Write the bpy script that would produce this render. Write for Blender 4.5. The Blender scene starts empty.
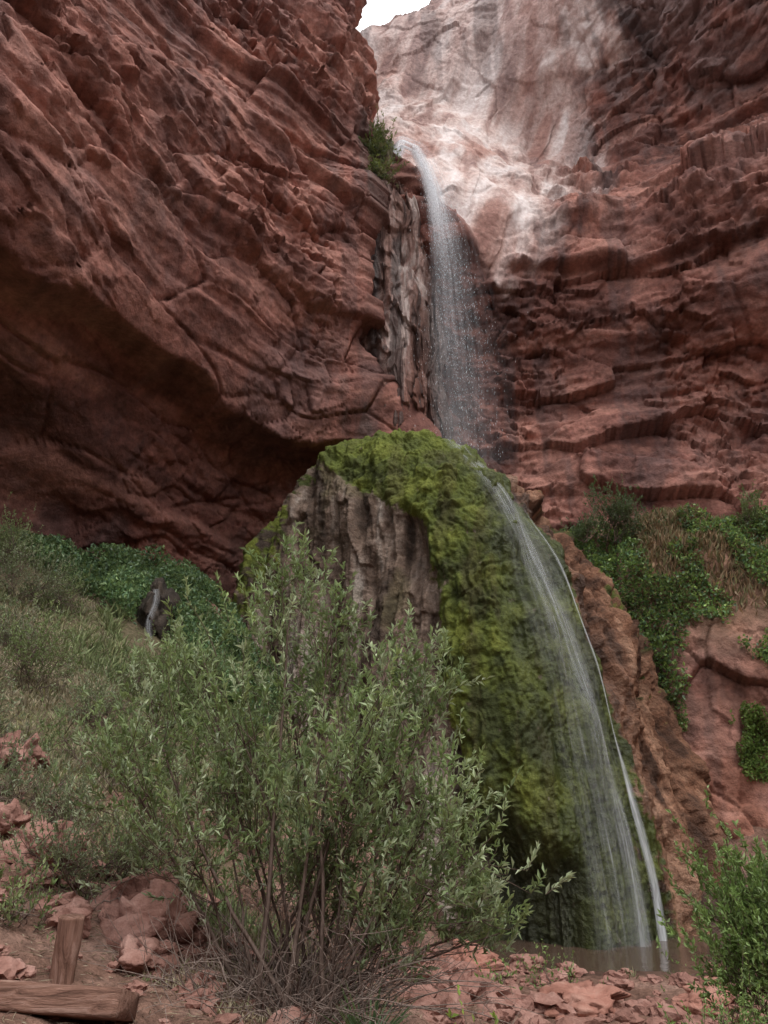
import bpy, math, random
import numpy as np
rng = np.random.default_rng(7)
random.seed(7)
scene = bpy.context.scene

# ------------------------------------------------------------------ noise
def h3(c, s):
    c = c.astype(np.int64)
    h = (c[:, 0]*73856093) ^ (c[:, 1]*19349663) ^ (c[:, 2]*83492791) ^ (s*1640531513)
    h &= 0xffffffff
    h = ((h ^ (h >> 16))*0x45d9f3b) & 0xffffffff
    h = ((h ^ (h >> 16))*0x45d9f3b) & 0xffffffff
    return ((h ^ (h >> 16)) & 0xffffffff)/4294967296.0

def vnoise(p, s=0):
    ip = np.floor(p).astype(np.int64)
    f = p-ip
    f = f*f*f*(f*(f*6-15)+10)
    r = np.zeros(len(p))
    for dx in (0, 1):
        wx = f[:, 0] if dx else 1-f[:, 0]
        for dy in (0, 1):
            wy = f[:, 1] if dy else 1-f[:, 1]
            for dz in (0, 1):
                wz = f[:, 2] if dz else 1-f[:, 2]
                r += wx*wy*wz*h3(ip+np.array([dx, dy, dz]), s)
    return r*2-1

def fbm(p, o=4, s=0, g=0.5):
    r = np.zeros(len(p)); a = 1.0
    for i in range(o):
        r += a*vnoise(p*(2.03**i)+i*17.3, s+i); a *= g
    return r

def worley(p, s, jit=0.95):
    ip = np.floor(p).astype(np.int64)
    n = len(p)
    b = np.full(n, 1e9); b2 = np.full(n, 1e9)
    bc = np.zeros((n, 3), np.int64); bo = np.zeros((n, 3))
    for dx in (-1, 0, 1):
        for dy in (-1, 0, 1):
            for dz in (-1, 0, 1):
                c = ip+np.array([dx, dy, dz])
                j = np.stack([h3(c, s+11), h3(c, s+23), h3(c, s+37)], 1)
                o = p-(c+0.5+jit*(j-0.5))
                d = (o*o).sum(1)
                m = d < b
                b2 = np.where(m, b, np.minimum(b2, d))
                b = np.where(m, d, b)
                bc[m] = c[m]; bo[m] = o[m]
    return np.sqrt(b), np.sqrt(b2), bc, bo

def facets(p, s, tilt=0.9):
    f1, f2, c, o = worley(p, s)
    t = np.stack([h3(c, s+51), h3(c, s+52), h3(c, s+53)], 1)*2-1
    return (h3(c, s+54)-0.5)+tilt*(o*t).sum(1), f2-f1

def sstep(a, b, x):
    t = np.clip((x-a)/(b-a), 0, 1)
    return t*t*(3-2*t)

def nramp(x, stops):
    ps = [s_[0] for s_ in stops]
    return np.stack([np.interp(x, ps, [s_[1][k] for s_ in stops]) for k in range(3)], -1)
def nmix(f, a, b):
    return a*(1-f[:, None])+np.asarray(b)*f[:, None]

def tps_fit(pts):
    pts = np.array(pts, float); P = pts[:, :2]; n = len(P)
    d = np.linalg.norm(P[:, None]-P[None], axis=2)
    K = np.where(d > 0, d*d*np.log(d+1e-9), 0)+np.eye(n)*0.3
    A = np.zeros((n+3, n+3)); A[:n, :n] = K; A[:n, n] = 1; A[:n, n+1:] = P
    A[n, :n] = 1; A[n+1:, :n] = P.T
    w = np.linalg.solve(A, np.r_[pts[:, 2], 0, 0, 0])
    lo, hi = pts[:, 2].min()-2, pts[:, 2].max()+2
    def ev(x, y):
        sh = np.shape(x); x = np.ravel(x); y = np.ravel(y)
        r = w[n]+w[n+1]*x+w[n+2]*y
        for i in range(n):
            q = (x-P[i, 0])**2+(y-P[i, 1])**2
            r = r+w[i]*0.5*q*np.log(q+1e-12)
        return np.clip(r, lo, hi).reshape(sh)
    return ev

# ------------------------------------------------------------------ mesh helpers
def mk(name, V, F, mat=None, smooth=False, cols=None, uv=None, parent=None):
    V = np.ascontiguousarray(V, dtype=np.float32); F = np.ascontiguousarray(F, dtype=np.int32)
    k = F.shape[1]
    me = bpy.data.meshes.new(name)
    me.vertices.add(len(V)); me.vertices.foreach_set('co', V.ravel())
    me.loops.add(F.size); me.loops.foreach_set('vertex_index', F.ravel())
    me.polygons.add(len(F)); me.polygons.foreach_set('loop_start', np.arange(0, F.size, k, dtype=np.int32))
    me.polygons.foreach_set('use_smooth', np.full(len(F), smooth))
    if cols:
        for nm, c in cols.items():
            a = me.attributes.new(nm, 'FLOAT_COLOR', 'POINT')
            c4 = np.ones((len(V), 4), np.float32); c4[:, :c.shape[1]] = c
            a.data.foreach_set('color', c4.ravel())
    if uv is not None:
        l = me.uv_layers.new(name='UVMap')
        l.data.foreach_set('uv', np.ascontiguousarray(uv[F.ravel()], dtype=np.float32).ravel())
    me.update(calc_edges=True)
    ob = bpy.data.objects.new(name, me)
    scene.collection.objects.link(ob)
    if mat: me.materials.append(mat)
    if parent: ob.parent = parent
    return ob

def empty(name):
    e = bpy.data.objects.new(name, None); scene.collection.objects.link(e)
    e.empty_display_size = 0.2
    return e

def grid_faces(nv, nu, wrap=False):
    i = np.arange(nv-1)[:, None]; j = np.arange(nu if wrap else nu-1)[None]
    j2 = (j+1) % nu
    a = i*nu+j; b = i*nu+j2; c = (i+1)*nu+j2; d = (i+1)*nu+j
    return np.stack([a, b, c, d], -1).reshape(-1, 4)

def grid_normals(P, wrap=False):
    if wrap:
        du = np.roll(P, -1, 1)-np.roll(P, 1, 1)
    else:
        du = np.gradient(P, axis=1)
    dv = np.gradient(P, axis=0)
    n = np.cross(du, dv)
    return n/(np.linalg.norm(n, axis=2, keepdims=True)+1e-9)

# ------------------------------------------------------------------ node helpers
class N:
    def __init__(s, name):
        s.m = bpy.data.materials.new(name); s.m.use_nodes = True
        s.t = s.m.node_tree; s.t.nodes.clear()
        s.out = s.t.nodes.new('ShaderNodeOutputMaterial')
    def n(s, ty, **kw):
        x = s.t.nodes.new(ty)
        for k, v in kw.items():
            setattr(x, k, v)
        return x
    def l(s, a, b): s.t.links.new(a, b)
    def coord(s, scale=(1, 1, 1), kind='Object'):
        tc = s.n('ShaderNodeTexCoord'); mp = s.n('ShaderNodeMapping')
        mp.inputs['Scale'].default_value = scale
        s.l(tc.outputs[kind], mp.inputs['Vector']); return mp.outputs[0]
    def noise(s, vec, scale, detail=3, rough=0.6, dist=0.0):
        x = s.n('ShaderNodeTexNoise'); x.inputs['Scale'].default_value = scale
        x.inputs['Detail'].default_value = detail; x.inputs['Roughness'].default_value = rough
        x.inputs['Distortion'].default_value = dist
        s.l(vec, x.inputs['Vector']); return x.outputs['Fac']
    def ramp(s, fac, stops):
        x = s.n('ShaderNodeValToRGB'); e = x.color_ramp.elements
        while len(e) < len(stops): e.new(0.5)
        for i, (p, c) in enumerate(stops):
            e[i].position = p
            e[i].color = (c, c, c, 1) if not hasattr(c, '__len__') else (*c, 1)
        s.l(fac, x.inputs[0]); return x.outputs[0]
    def mix(s, f, a, b, mode='MIX'):
        x = s.n('ShaderNodeMix', data_type='RGBA', blend_type=mode)
        for v, i in ((f, 0), (a, 6), (b, 7)):
            if hasattr(v, 'node'): s.l(v, x.inputs[i])
            elif i == 0: x.inputs[0].default_value = v
            else: x.inputs[i].default_value = (*v, 1)
        return x.outputs[2]
    def math(s, op, a, b=0.0):
        x = s.n('ShaderNodeMath', operation=op)
        for v, i in ((a, 0), (b, 1)):
            if hasattr(v, 'node'): s.l(v, x.inputs[i])
            else: x.inputs[i].default_value = v
        return x.outputs[0]
    def attr(s, name):
        x = s.n('ShaderNodeAttribute', attribute_name=name)
        sp = s.n('ShaderNodeSeparateColor'); s.l(x.outputs['Color'], sp.inputs[0])
        return x.outputs['Color'], sp.outputs[0], sp.outputs[1], sp.outputs[2]
    def bump(s, h, dist, strength=1.0, prev=None):
        x = s.n('ShaderNodeBump'); x.inputs['Distance'].default_value = dist
        x.inputs['Strength'].default_value = strength
        s.l(h, x.inputs['Height'])
        if prev: s.l(prev, x.inputs['Normal'])
        return x.outputs[0]
    def pbsdf(s, col, rough=0.85, normal=None, spec=0.3):
        b = s.n('ShaderNodeBsdfPrincipled')
        if hasattr(col, 'node'): s.l(col, b.inputs['Base Color'])
        else: b.inputs['Base Color'].default_value = (*col, 1)
        if hasattr(rough, 'node'): s.l(rough, b.inputs['Roughness'])
        else: b.inputs['Roughness'].default_value = rough
        b.inputs['Specular IOR Level'].default_value = spec
        if normal: s.l(normal, b.inputs['Normal'])
        s.l(b.outputs[0], s.out.inputs[0]); return b

def surf_mat(name, fscale=6.0, ov=0.6, bdist=0.12, rough=0.88, spec=.25, bscale=3.5, bdet=5):
    """mineral surface: broad colour lives in the 'col' attribute (rgb) + 'wet' attribute, fine grain in the shader"""
    m = N(name); co = m.coord()
    c = m.attr('col')[0]; w = m.attr('wet')[1]
    n3 = m.noise(co, fscale, 3, 0.72)
    c = m.mix(ov, c, m.ramp(n3, [(0.25, 0.24), (0.5, 0.5), (0.75, 0.78)]), 'OVERLAY')
    nb = m.bump(m.noise(co, bscale, bdet, 0.72), bdist, 0.9)
    m.pbsdf(c, m.math('SUBTRACT', rough, m.math('MULTIPLY', w, 0.42)), nb, spec)
    return m.m
M_rock = surf_mat('red_rock')
M_moss = surf_mat('travertine_moss', 22, .8, .10, .85, .3, 7, 4)
def simple_rock(name, a, b, c_):
    m = N(name); co = m.coord(); n = m.noise(co, 2.2, 5, .7)
    c = m.ramp(n, [(.3, a), (.5, b), (.7, c_)])
    m.pbsdf(c, .88, m.bump(n, .08, .9), .25); return m.m
M_stone = simple_rock('stone', (0.14, 0.07, 0.055), (0.28, 0.145, 0.115), (0.40, 0.24, 0.20))
M_pinkst = simple_rock('pink_stone', (0.20, 0.085, 0.06), (0.34, 0.16, 0.12), (0.46, 0.26, 0.205))
M_wetst = simple_rock('wet_stone', (0.02, 0.017, 0.014), (0.045, 0.035, 0.028), (0.08, 0.06, 0.045))

def ground_mat():
    m = N('ground_soil')
    co = m.coord()
    n1 = m.noise(co, 0.9, 3, 0.65); n2 = m.noise(co, 9, 4, 0.75)
    c = m.ramp(n1, [(0.3, (0.10, 0.055, 0.040)), (0.5, (0.19, 0.108, 0.080)), (0.7, (0.28, 0.175, 0.138))])
    c = m.mix(0.85, c, m.ramp(n2, [(0.3, 0.2), (0.72, 0.8)]), 'OVERLAY')
    _, g, d, _b = m.attr('zone')
    gc = m.ramp(n2, [(0.3, (0.05, 0.048, 0.024)), (0.5, (0.105, 0.095, 0.052)), (0.7, (0.17, 0.14, 0.09))])
    c = m.mix(g, c, gc)
    c = m.mix(d, c, (.05, .03, .022))
    m.pbsdf(c, m.math('SUBTRACT', .92, m.math('MULTIPLY', d, .5)), m.bump(n2, 0.07, 0.9), 0.2)
    return m.m
M_ground = ground_mat()

def leaf_mat(name, trans=0.35, rough=0.45):
    m = N(name)
    c, _, _, _ = m.attr('tint')
    d = m.n('ShaderNodeBsdfPrincipled'); d.inputs['Roughness'].default_value = rough
    d.inputs['Specular IOR Level'].default_value = 0.5
    t = m.n('ShaderNodeBsdfTranslucent')
    m.l(c, d.inputs['Base Color'])
    tc = m.mix(0.4, c, (0.30, 0.38, 0.10)); m.l(tc, t.inputs['Color'])
    x = m.n('ShaderNodeMixShader'); x.inputs[0].default_value = trans
    m.l(d.outputs[0], x.inputs[1]); m.l(t.outputs[0], x.inputs[2]); m.l(x.outputs[0], m.out.inputs[0])
    return m.m
M_leaf = leaf_mat('leaf'); M_grass = leaf_mat('grass_blade', trans=0.15, rough=0.7)

def bark_mat(name, a, b):
    m = N(name); co = m.coord((1, 1, 0.25))
    n = m.noise(co, 30, 2, 0.7)
    c = m.ramp(n, [(0.3, a), (0.7, b)])
    m.pbsdf(c, 0.85, None, 0.2); return m.m
M_bark = bark_mat('bark', (0.07, 0.045, 0.035), (0.20, 0.145, 0.12))
M_dead = bark_mat('dead_twig', (0.13, 0.095, 0.08), (0.30, 0.235, 0.20))

def wood_mat(name, sc):
    m = N(name); co = m.coord(sc); n = m.noise(co, 3, 6, 0.75, 0.8)
    c = m.ramp(n, [(0.3, (0.08, 0.042, 0.03)), (0.5, (0.24, 0.13, 0.095)), (0.72, (0.40, 0.26, 0.21))])
    m.pbsdf(c, 0.85, m.bump(n, 0.03, 0.9), 0.2); return m.m
M_wood = wood_mat('weathered_wood', (0.8, 8, 8)); M_wood2 = wood_mat('weathered_post', (8, 8, 1))

def pool_mat():
    m = N('pool_water'); co = m.coord(); n = m.noise(co, 3.5, 3, 0.6)
    b = m.pbsdf((0.085, 0.055, 0.040), 0.04, m.bump(n, 0.02, 0.5), 0.7); return m.m
M_pool = pool_mat()

def fall_mat(name, sc=(9, 0.5), lo=0.4, hi=0.62, fine=(22, 7), col=(0.84, 0.87, 0.91), s2lo=.15):
    m = N(name)
    n = m.noise(m.coord((sc[0], sc[1], 1), 'UV'), 1.0, 3, 0.72)
    n2 = m.noise(m.coord((fine[0], fine[1], 1), 'UV'), 1.0, 2, 0.75)
    _, a, b, _c = m.attr('zone')
    s1 = m.ramp(n, [(lo, 0.0), (hi, 1.0)])
    s2 = m.ramp(n2, [(0.38, s2lo), (0.62, 1.0)])
    al = m.math('MULTIPLY', m.math('MULTIPLY', s1, s2), a)
    al = m.math('ADD', al, m.math('MULTIPLY', b, m.ramp(n2, [(.3, .55), (.6, 1.0)])))
    al = m.math('MINIMUM', al, 0.95)
    d = m.n('ShaderNodeBsdfDiffuse'); d.inputs['Color'].default_value = (*col, 1)
    tl = m.n('ShaderNodeBsdfTranslucent'); tl.inputs['Color'].default_value = (*col, 1)
    dx = m.n('ShaderNodeMixShader'); dx.inputs[0].default_value = .4
    m.l(d.outputs[0], dx.inputs[1]); m.l(tl.outputs[0], dx.inputs[2])
    t = m.n('ShaderNodeBsdfTransparent'); x = m.n('ShaderNodeMixShader')
    m.l(al, x.inputs[0]); m.l(t.outputs[0], x.inputs[1]); m.l(dx.outputs[0], x.inputs[2]); m.l(x.outputs[0], m.out.inputs[0])
    return m.m
M_fall = fall_mat('falling_water', (7, 0.35), 0.34, 0.60, (26, 9))
M_film = fall_mat('water_film', (5, 0.12), 0.38, 0.70, (24, 1.2), s2lo=.3)

# ------------------------------------------------------------------ rock displacement and colour
def strata(z, s, freq, w0=.8):
    t = z*freq; i = np.floor(t); f = t-i
    def hh(k): return h3(np.stack([k, k*0+3, k*0+7], 1).astype(np.int64), s)
    a = hh(i); b = hh(i+1)
    w = sstep(w0, 1.0, f)
    return a*(1-w)+b*w-0.5

def rock_disp(P, s, calm=None, A=1.0, tilt=(0.0, 0.0), shelves=(), slab=None, S=1.0, B=1.0):
    p = P.reshape(-1, 3)
    warp = np.stack([fbm(p*0.35+5, 2, s), fbm(p*0.35+50, 2, s+1), fbm(p*0.35+90, 2, s+2)], 1)
    q = p+warp*0.30
    q[:, 2] += q[:, 0]*tilt[0]+q[:, 1]*tilt[1]
    d = fbm(p*np.array([.12, .12, .2]), 3, s+5)*0.85
    f1, e1 = facets(q*np.array([.24, .24, .62]), s+100, .7)
    f2, e2 = facets(q*np.array([.68, .68, 1.8])+9, s+200, .9)
    f3, e3 = facets(q*np.array([1.9, 1.9, 4.2])+19, s+300)
    zz = q[:, 2]+fbm(p*np.array([.10, .10, .1]), 3, s+9)*0.6
    lat = sstep(-.45, .25, fbm(p*np.array([.35, .35, .5])+77, 3, s+43))
    st = strata(zz, s+31, 0.42, .86)*0.85+(strata(zz+3, s+32, 1.4, .82)*0.36+strata(zz+7, s+33, 4.0)*0.12)*lat
    stm = (0.3+0.7*sstep(-0.4, 0.3, fbm(p*0.16+30, 2, s+40)))*S
    rgh = 0.35+0.9*sstep(-.35, .35, fbm(p*0.22+60, 2, s+41))
    blk = (f1*0.60+(f2*0.32+f3*0.15)*rgh)*B
    crack = -np.exp(-(e2/0.04)**2)*0.06*rgh-np.exp(-(e1/0.03)**2)*0.10
    fine = fbm(p*3.0, 3, s+60)*0.045*rgh
    k = 1.0
    if slab is not None: k = slab.ravel()
    rough = (blk*k+st*stm*(.4+.6*k)+crack)*A
    for z0, amp, wd in shelves:
        zw = zz+fbm(p*.25, 3, s+70)*.35
        rough = rough+amp*sstep(z0-wd, z0+wd, zw)*np.exp(-np.clip(zw-z0, 0, 99)/5.0)
    if calm is not None:
        c = calm.ravel(); rough = rough*(1-0.85*c)
        gq = p.copy(); gq[:, 0] -= (p[:, 2]-22)*.32
        groove = fbm(gq*np.array([.7, .7, .14])+warp*0.3, 4, s+80, .42)*0.34*c+facets(gq*np.array([.6, .6, .20]), s+84, .6)[0]*.22*c
        d = d*(1-0.3*c)+groove
    return (d+rough+fine).reshape(P.shape[:2])

def rock_color(p, s, dark, mid, light, streak=.5):
    c = nramp(.5+.30*fbm(p*.32, 5, s, .6), [(.28, dark), (.5, mid), (.74, light)])
    t2 = .5+.30*fbm(p*np.array([.3, .3, 2.0]), 4, s+10, .6)
    c = nmix(sstep(.50, .80, t2)*.55, c, light); c = nmix(sstep(.45, .25, t2)*.6, c, dark)
    tp_ = .5+.30*fbm(p*.22+40, 4, s+15, .6)
    c = nmix(sstep(.52, .75, tp_)*.45, c, (.20, .115, .105))
    tv = .5+.30*fbm(p*np.array([1.4, 1.4, .11]), 4, s+20, .6)
    c = nmix(sstep(.52, .78, tv)*streak, c, (.105, .072, .07))
    tf = fbm(p*3.0, 3, s+25, .7)
    return c*(1+.22*tf)[:, None]

def soften(nr, k=.5):
    n = nr*(1-k)+np.array([0, -1, 0])*k
    return n/(np.linalg.norm(n, axis=2, keepdims=True)+1e-9)
def pack(col, wet):
    w3 = np.zeros((len(col), 3)); w3[:, 0] = wet
    return {'col': np.clip(col, .005, .9), 'wet': w3}

RD, RM, RL = (0.122, 0.054, 0.044), (0.245, 0.106, 0.083), (0.37, 0.18, 0.14)
# ---- left canyon wall
YL = tps_fit([(-1, 33, 23), (0, 27, 23), (-.6, 20, 22.6), (-.6, 16, 22.8), (1.2, 12.8, 24),
    (-5.8, 25, 17.3), (-5.4, 18, 18), (-5.3, 13.2, 19.4), (-5.5, 11.6, 22.0), (-5.8, 8.7, 24.3),
    (-8.5, 18, 12.0), (-8.2, 13.4, 13.2), (-8.8, 10.6, 15.6), (-9.6, 9.2, 18.8), (-10, 7.3, 20.2),
    (-2.5, 13.4, 22.3), (-2.5, 10.5, 24.6), (-20, 18, 4), (-20, 8, 8), (-14, 18, 8), (-14, 8, 12.5), (-35, 20, -6), (-35, 5, -4),
    (-10, 30, 11.0), (-6, 35, 17.5), (-2, 42, 23), (-14, 40, 8), (-25, 35, 0), (-10, 2, 20.5), (-5, 2, 25), (0, 5, 25.5), (1.5, 9, 25.5)])
Z = np.concatenate([np.linspace(-2, 6, 30, endpoint=False), np.linspace(6, 34, 560, endpoint=False), np.linspace(34, 44, 50)])
nv = len(Z)
xe = np.interp(Z, [-2, 9, 12.8, 14.5, 16, 20, 24, 27, 30, 33, 45], [2.5, 2.0, 1.1, -.2, -.8, -.95, -.7, -.3, -.9, -1.65, -2.5])
ua = np.linspace(0, 1, 50, endpoint=False); ub = np.linspace(0, 1, 430, endpoint=False); uc = np.linspace(0, 1, 70)
x0 = np.full(nv, -13.0)
XA = -38+(x0[:, None]+38)*ua[None]
XB = x0[:, None]+(xe-x0)[:, None]*ub[None]
XC = xe[:, None]-1.2*(uc[None]**1.5)
XX = np.concatenate([XA, XB, XC], 1)
ZZ = np.repeat(Z[:, None], XX.shape[1], 1)
YY = YL(np.concatenate([XA, XB, np.repeat(xe[:, None], len(uc), 1)], 1), ZZ)
YY[:, -len(uc):] += (uc[None]**1.3)*14
P = np.stack([XX, YY, ZZ], -1)
nr = grid_normals(P)
nr[:, :-70] = soften(nr[:, :-70], .35)
slab = 0.38+0.62*sstep(12.5, 17.5, ZZ+.06*XX+fbm(P.reshape(-1, 3)*.2, 2, 8).reshape(ZZ.shape))
D = rock_disp(P, 3, None, 1.0, (-.06, .10), ((14.2, .85, .22), (18.6, .25, .2), (23.5, .5, .25)), slab, .9, .78)
Pl = P+nr*D[..., None]
q = P.reshape(-1, 3)
col = rock_color(q, 500, RD, RM, RL, .35)
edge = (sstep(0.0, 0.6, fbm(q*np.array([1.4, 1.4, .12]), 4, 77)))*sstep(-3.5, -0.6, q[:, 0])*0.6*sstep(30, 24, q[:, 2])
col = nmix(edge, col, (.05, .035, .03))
mk('unseen_canyon_wall', Pl.reshape(-1, 3), grid_faces(*XX.shape), M_rock, True, pack(col, edge))

# ---- right canyon wall
YR = tps_fit([(-1, 42.5, 32), (3, 45, 32), (-1, 35, 29.5), (3, 36, 30), (1, 30, 27), (4, 30, 28), (.6, 25.4, 24.6), (4, 21.4, 25.2), (6, 24, 26.2), (2, 23.4, 24.8),
    (2, 18.6, 27.0), (4, 18.2, 27.2), (2, 13, 26.8), (5, 12, 27), (10.8, 38.7, 26.2), (11.5, 33.5, 29.0), (9.4, 25.7, 27.2), (8.5, 15.9, 26.8), (7.8, 11.3, 25.8),
    (16.3, 34, 20.0), (16, 30, 25.8), (14.8, 23.5, 22.4), (14, 18.6, 23.8), (14.2, 15.1, 25.6), (13, 10.8, 24.6), (25, 30, 16), (25, 12, 18), (40, 20, 6), (40, 40, 6), (25, 45, 17), (12, 48, 26),
    (0, 2, 27.5), (8, 4, 26.5), (14, 4, 25.5), (-6, 10, 28), (-6, 30, 30)])
X = np.concatenate([np.linspace(-7, -1.5, 30, endpoint=False), np.linspace(-1.5, 17.5, 470, endpoint=False), np.linspace(17.5, 46, 60)])
tz = np.concatenate([np.linspace(0, .16, 30, endpoint=False), np.linspace(.16, 1, 600)])
zt = np.interp(X, [-7, -1.5, 0.5, 2.7, 6, 12, 46], [39, 41.3, 43.2, 45.2, 50, 53, 55])+0.4*fbm(np.stack([X*.8, X*0, X*0], 1), 3, 5)
ZZ = -2+(zt[None]+2)*tz[:, None]
XX = np.repeat(X[None], len(tz), 0)
YY = YR(XX, ZZ)
P = np.stack([XX, YY, ZZ], -1)
nr = soften(grid_normals(P), .3)
q = P.reshape(-1, 3)
xb = np.interp(ZZ, [18, 20, 22, 26, 33, 41, 55], [4.0, 4.4, 5.8, 8.7, 11.0, 12, 12.5])
nz = fbm(q*0.55, 5, 91).reshape(XX.shape)
pale = sstep(1.1, -1.1, XX-xb+nz*1.5)*sstep(-0.5, 0.4, ZZ-(25.2-(XX-.6)*1.22)+nz*0.3)
D = rock_disp(P, 9, pale, 1.0, (.04, 0), ((21.8, .75, .22), (16.5, .35, .2), (30, .4, .25)), None, .62)
Pr = P+nr*D[..., None]
col = rock_color(q, 540, RD, RM, RL, .5)
vr = sstep(27, 34, q[:, 2]+nz.ravel()*4)*sstep(-.35, .35, fbm(q*np.array([.5, .5, .16]), 4, 577))
col = nmix(vr*.7, col, (.185, .135, .13))
gq = q.copy(); gq[:, 0] -= (q[:, 2]-22)*.30
tp = .5+.24*fbm(gq*np.array([1.0, 1.0, .13]), 5, 560, .58)
pc = nramp(tp, [(.26, (.26, .165, .15)), (.38, (.41, .28, .25)), (.50, (.57, .445, .41)), (.70, (.71, .63, .61))])
rs = sstep(.15, .55, fbm(gq*np.array([.6, .6, .10])+31, 4, 571))
pc = nmix(rs*.5, pc, (.36, .18, .14))
hi_ = sstep(31, 43, q[:, 2]+nz.ravel()*3)
pc = nmix(hi_*.45, pc, (.30, .225, .215))
pf = np.clip(pale.ravel()*(1.0+.25*nz.ravel()), 0, 1)
col = nmix(pf, col, pc)
vst = fbm(q*np.array([1.1, 1.1, .10]), 4, 66)
dkm = np.clip(sstep(0.05, 0.5, vst)*0.7*(sstep(32, 42, q[:, 2])*0.75+np.exp(-((q[:, 0]-xb.ravel()-.6)/1.7)**2)*sstep(19, 24, q[:, 2])), 0, 1)
col = nmix(dkm, col, (.07, .05, .05))
mk('unseen_canyon_wall', Pr.reshape(-1, 3), grid_faces(*XX.shape), M_rock, True, pack(col, dkm*.5))

# ---- unseen canyon wall behind the viewpoint, added to block low sky light
th_ = np.linspace(0, 1, 160); path = np.array([(-37, -4), (-44, -16), (-38, -32), (-18, -40), (6, -40), (28, -36), (44, -22), (47, 2)], float)
bx = np.interp(th_*7, range(8), path[:, 0]); by = np.interp(th_*7, range(8), path[:, 1])
zb_ = np.linspace(-3, 26, 90)
P = np.stack([np.repeat(bx[None], 90, 0), np.repeat(by[None], 90, 0), np.repeat(zb_[:, None], 160, 1)], -1)
q = P.reshape(-1, 3)
ctr = np.array([0, -10, 0]); out_ = q-ctr; out_[:, 2] = 0; out_ /= np.linalg.norm(out_, axis=1, keepdims=True)
dq = facets(q*np.array([.15, .15, .4]), 801)[0]*2.0+strata(q[:, 2], 803, .25)*3+fbm(q*.1, 3, 802)*3+sstep(0, 34, q[:, 2])*8
mk('unseen_canyon_wall', q+out_*dq[:, None], grid_faces(90, 160), M_rock, True, pack(rock_color(q, 580, RD, RM, RL), np.zeros(len(q))))

# ---- travertine drapery under the lip
nv_, nu_ = 320, 190
zc = np.linspace(11, 25.6, nv_); uu = np.linspace(0, 1, nu_)
lft = np.interp(zc, [11, 14, 20, 24, 25.6], [-1.2, -1.3, -1.5, -1.3, -1.0]); rgt = np.interp(zc, [11, 14, 20, 23, 25.6], [2.6, 2.4, 2.1, 1.7, 1.0])
XX = lft[:, None]+(rgt-lft)[:, None]*uu[None]
bul = np.where(uu < .45, np.sin(np.clip(uu/.9, 0, .5)*math.pi)**.7, np.sin(np.clip(.5+(uu-.45)/1.1, .5, 1)*math.pi)**0.8)
YY = np.interp(zc, [11, 16, 22, 25.6], [23.6, 23.3, 23.1, 23.7])[:, None]-0.6*bul[None]+np.where(uu < .45, .45, 2.2)[None]*(1-bul[None])
ZZ = np.repeat(zc[:, None], nu_, 1)
P = np.stack([XX, YY, ZZ], -1); q = P.reshape(-1, 3)
dd = fbm(q*np.array([1.8, 1.8, .2]), 4, 12)*0.32+fbm(q*np.array([6, 6, .5]), 3, 13)*0.08+facets(q*np.array([1, 1, .7]), 15)[0]*0.34+facets(q*np.array([2.6, 2.6, 1.6]), 16)[0]*0.14
P[..., 1] -= dd.reshape(XX.shape)
P[..., 0] += 0.22*fbm(q*np.array([1, 1, .5]), 3, 18).reshape(XX.shape)
dn = fbm(q*np.array([2.2, 2.2, .12])+4, 4, 44)
Xr = q[:, 0]; Zr = q[:, 2]
col = nramp(.5+.3*fbm(q*np.array([1.6, 1.6, .25]), 5, 45, .65), [(.28, (.095, .055, .046)), (.45, (.205, .118, .096)), (.58, (.30, .20, .175)), (.75, (.44, .36, .33))])
col = nmix(sstep(18, 12.5, Zr+dn)*.7, col, (.21, .09, .066))
wt = np.clip(sstep(0.10, 0.45, -dn)*0.75+0.95*np.exp(-((Xr+.35)/0.30)**2)*sstep(13, 16, Zr)+.75*sstep(1.3, 1.8, Xr)*sstep(22, 18, Zr), 0, 0.9)
col = nmix(wt, col, (.045, .032, .03))
col = nmix(sstep(23.6, 25.2, Zr+0.4*dn)*.85, col, (.06, .075, .02))
mk('travertine_drapery', P.reshape(-1, 3), grid_faces(nv_, nu_), M_rock, True, pack(col, wt))

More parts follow.
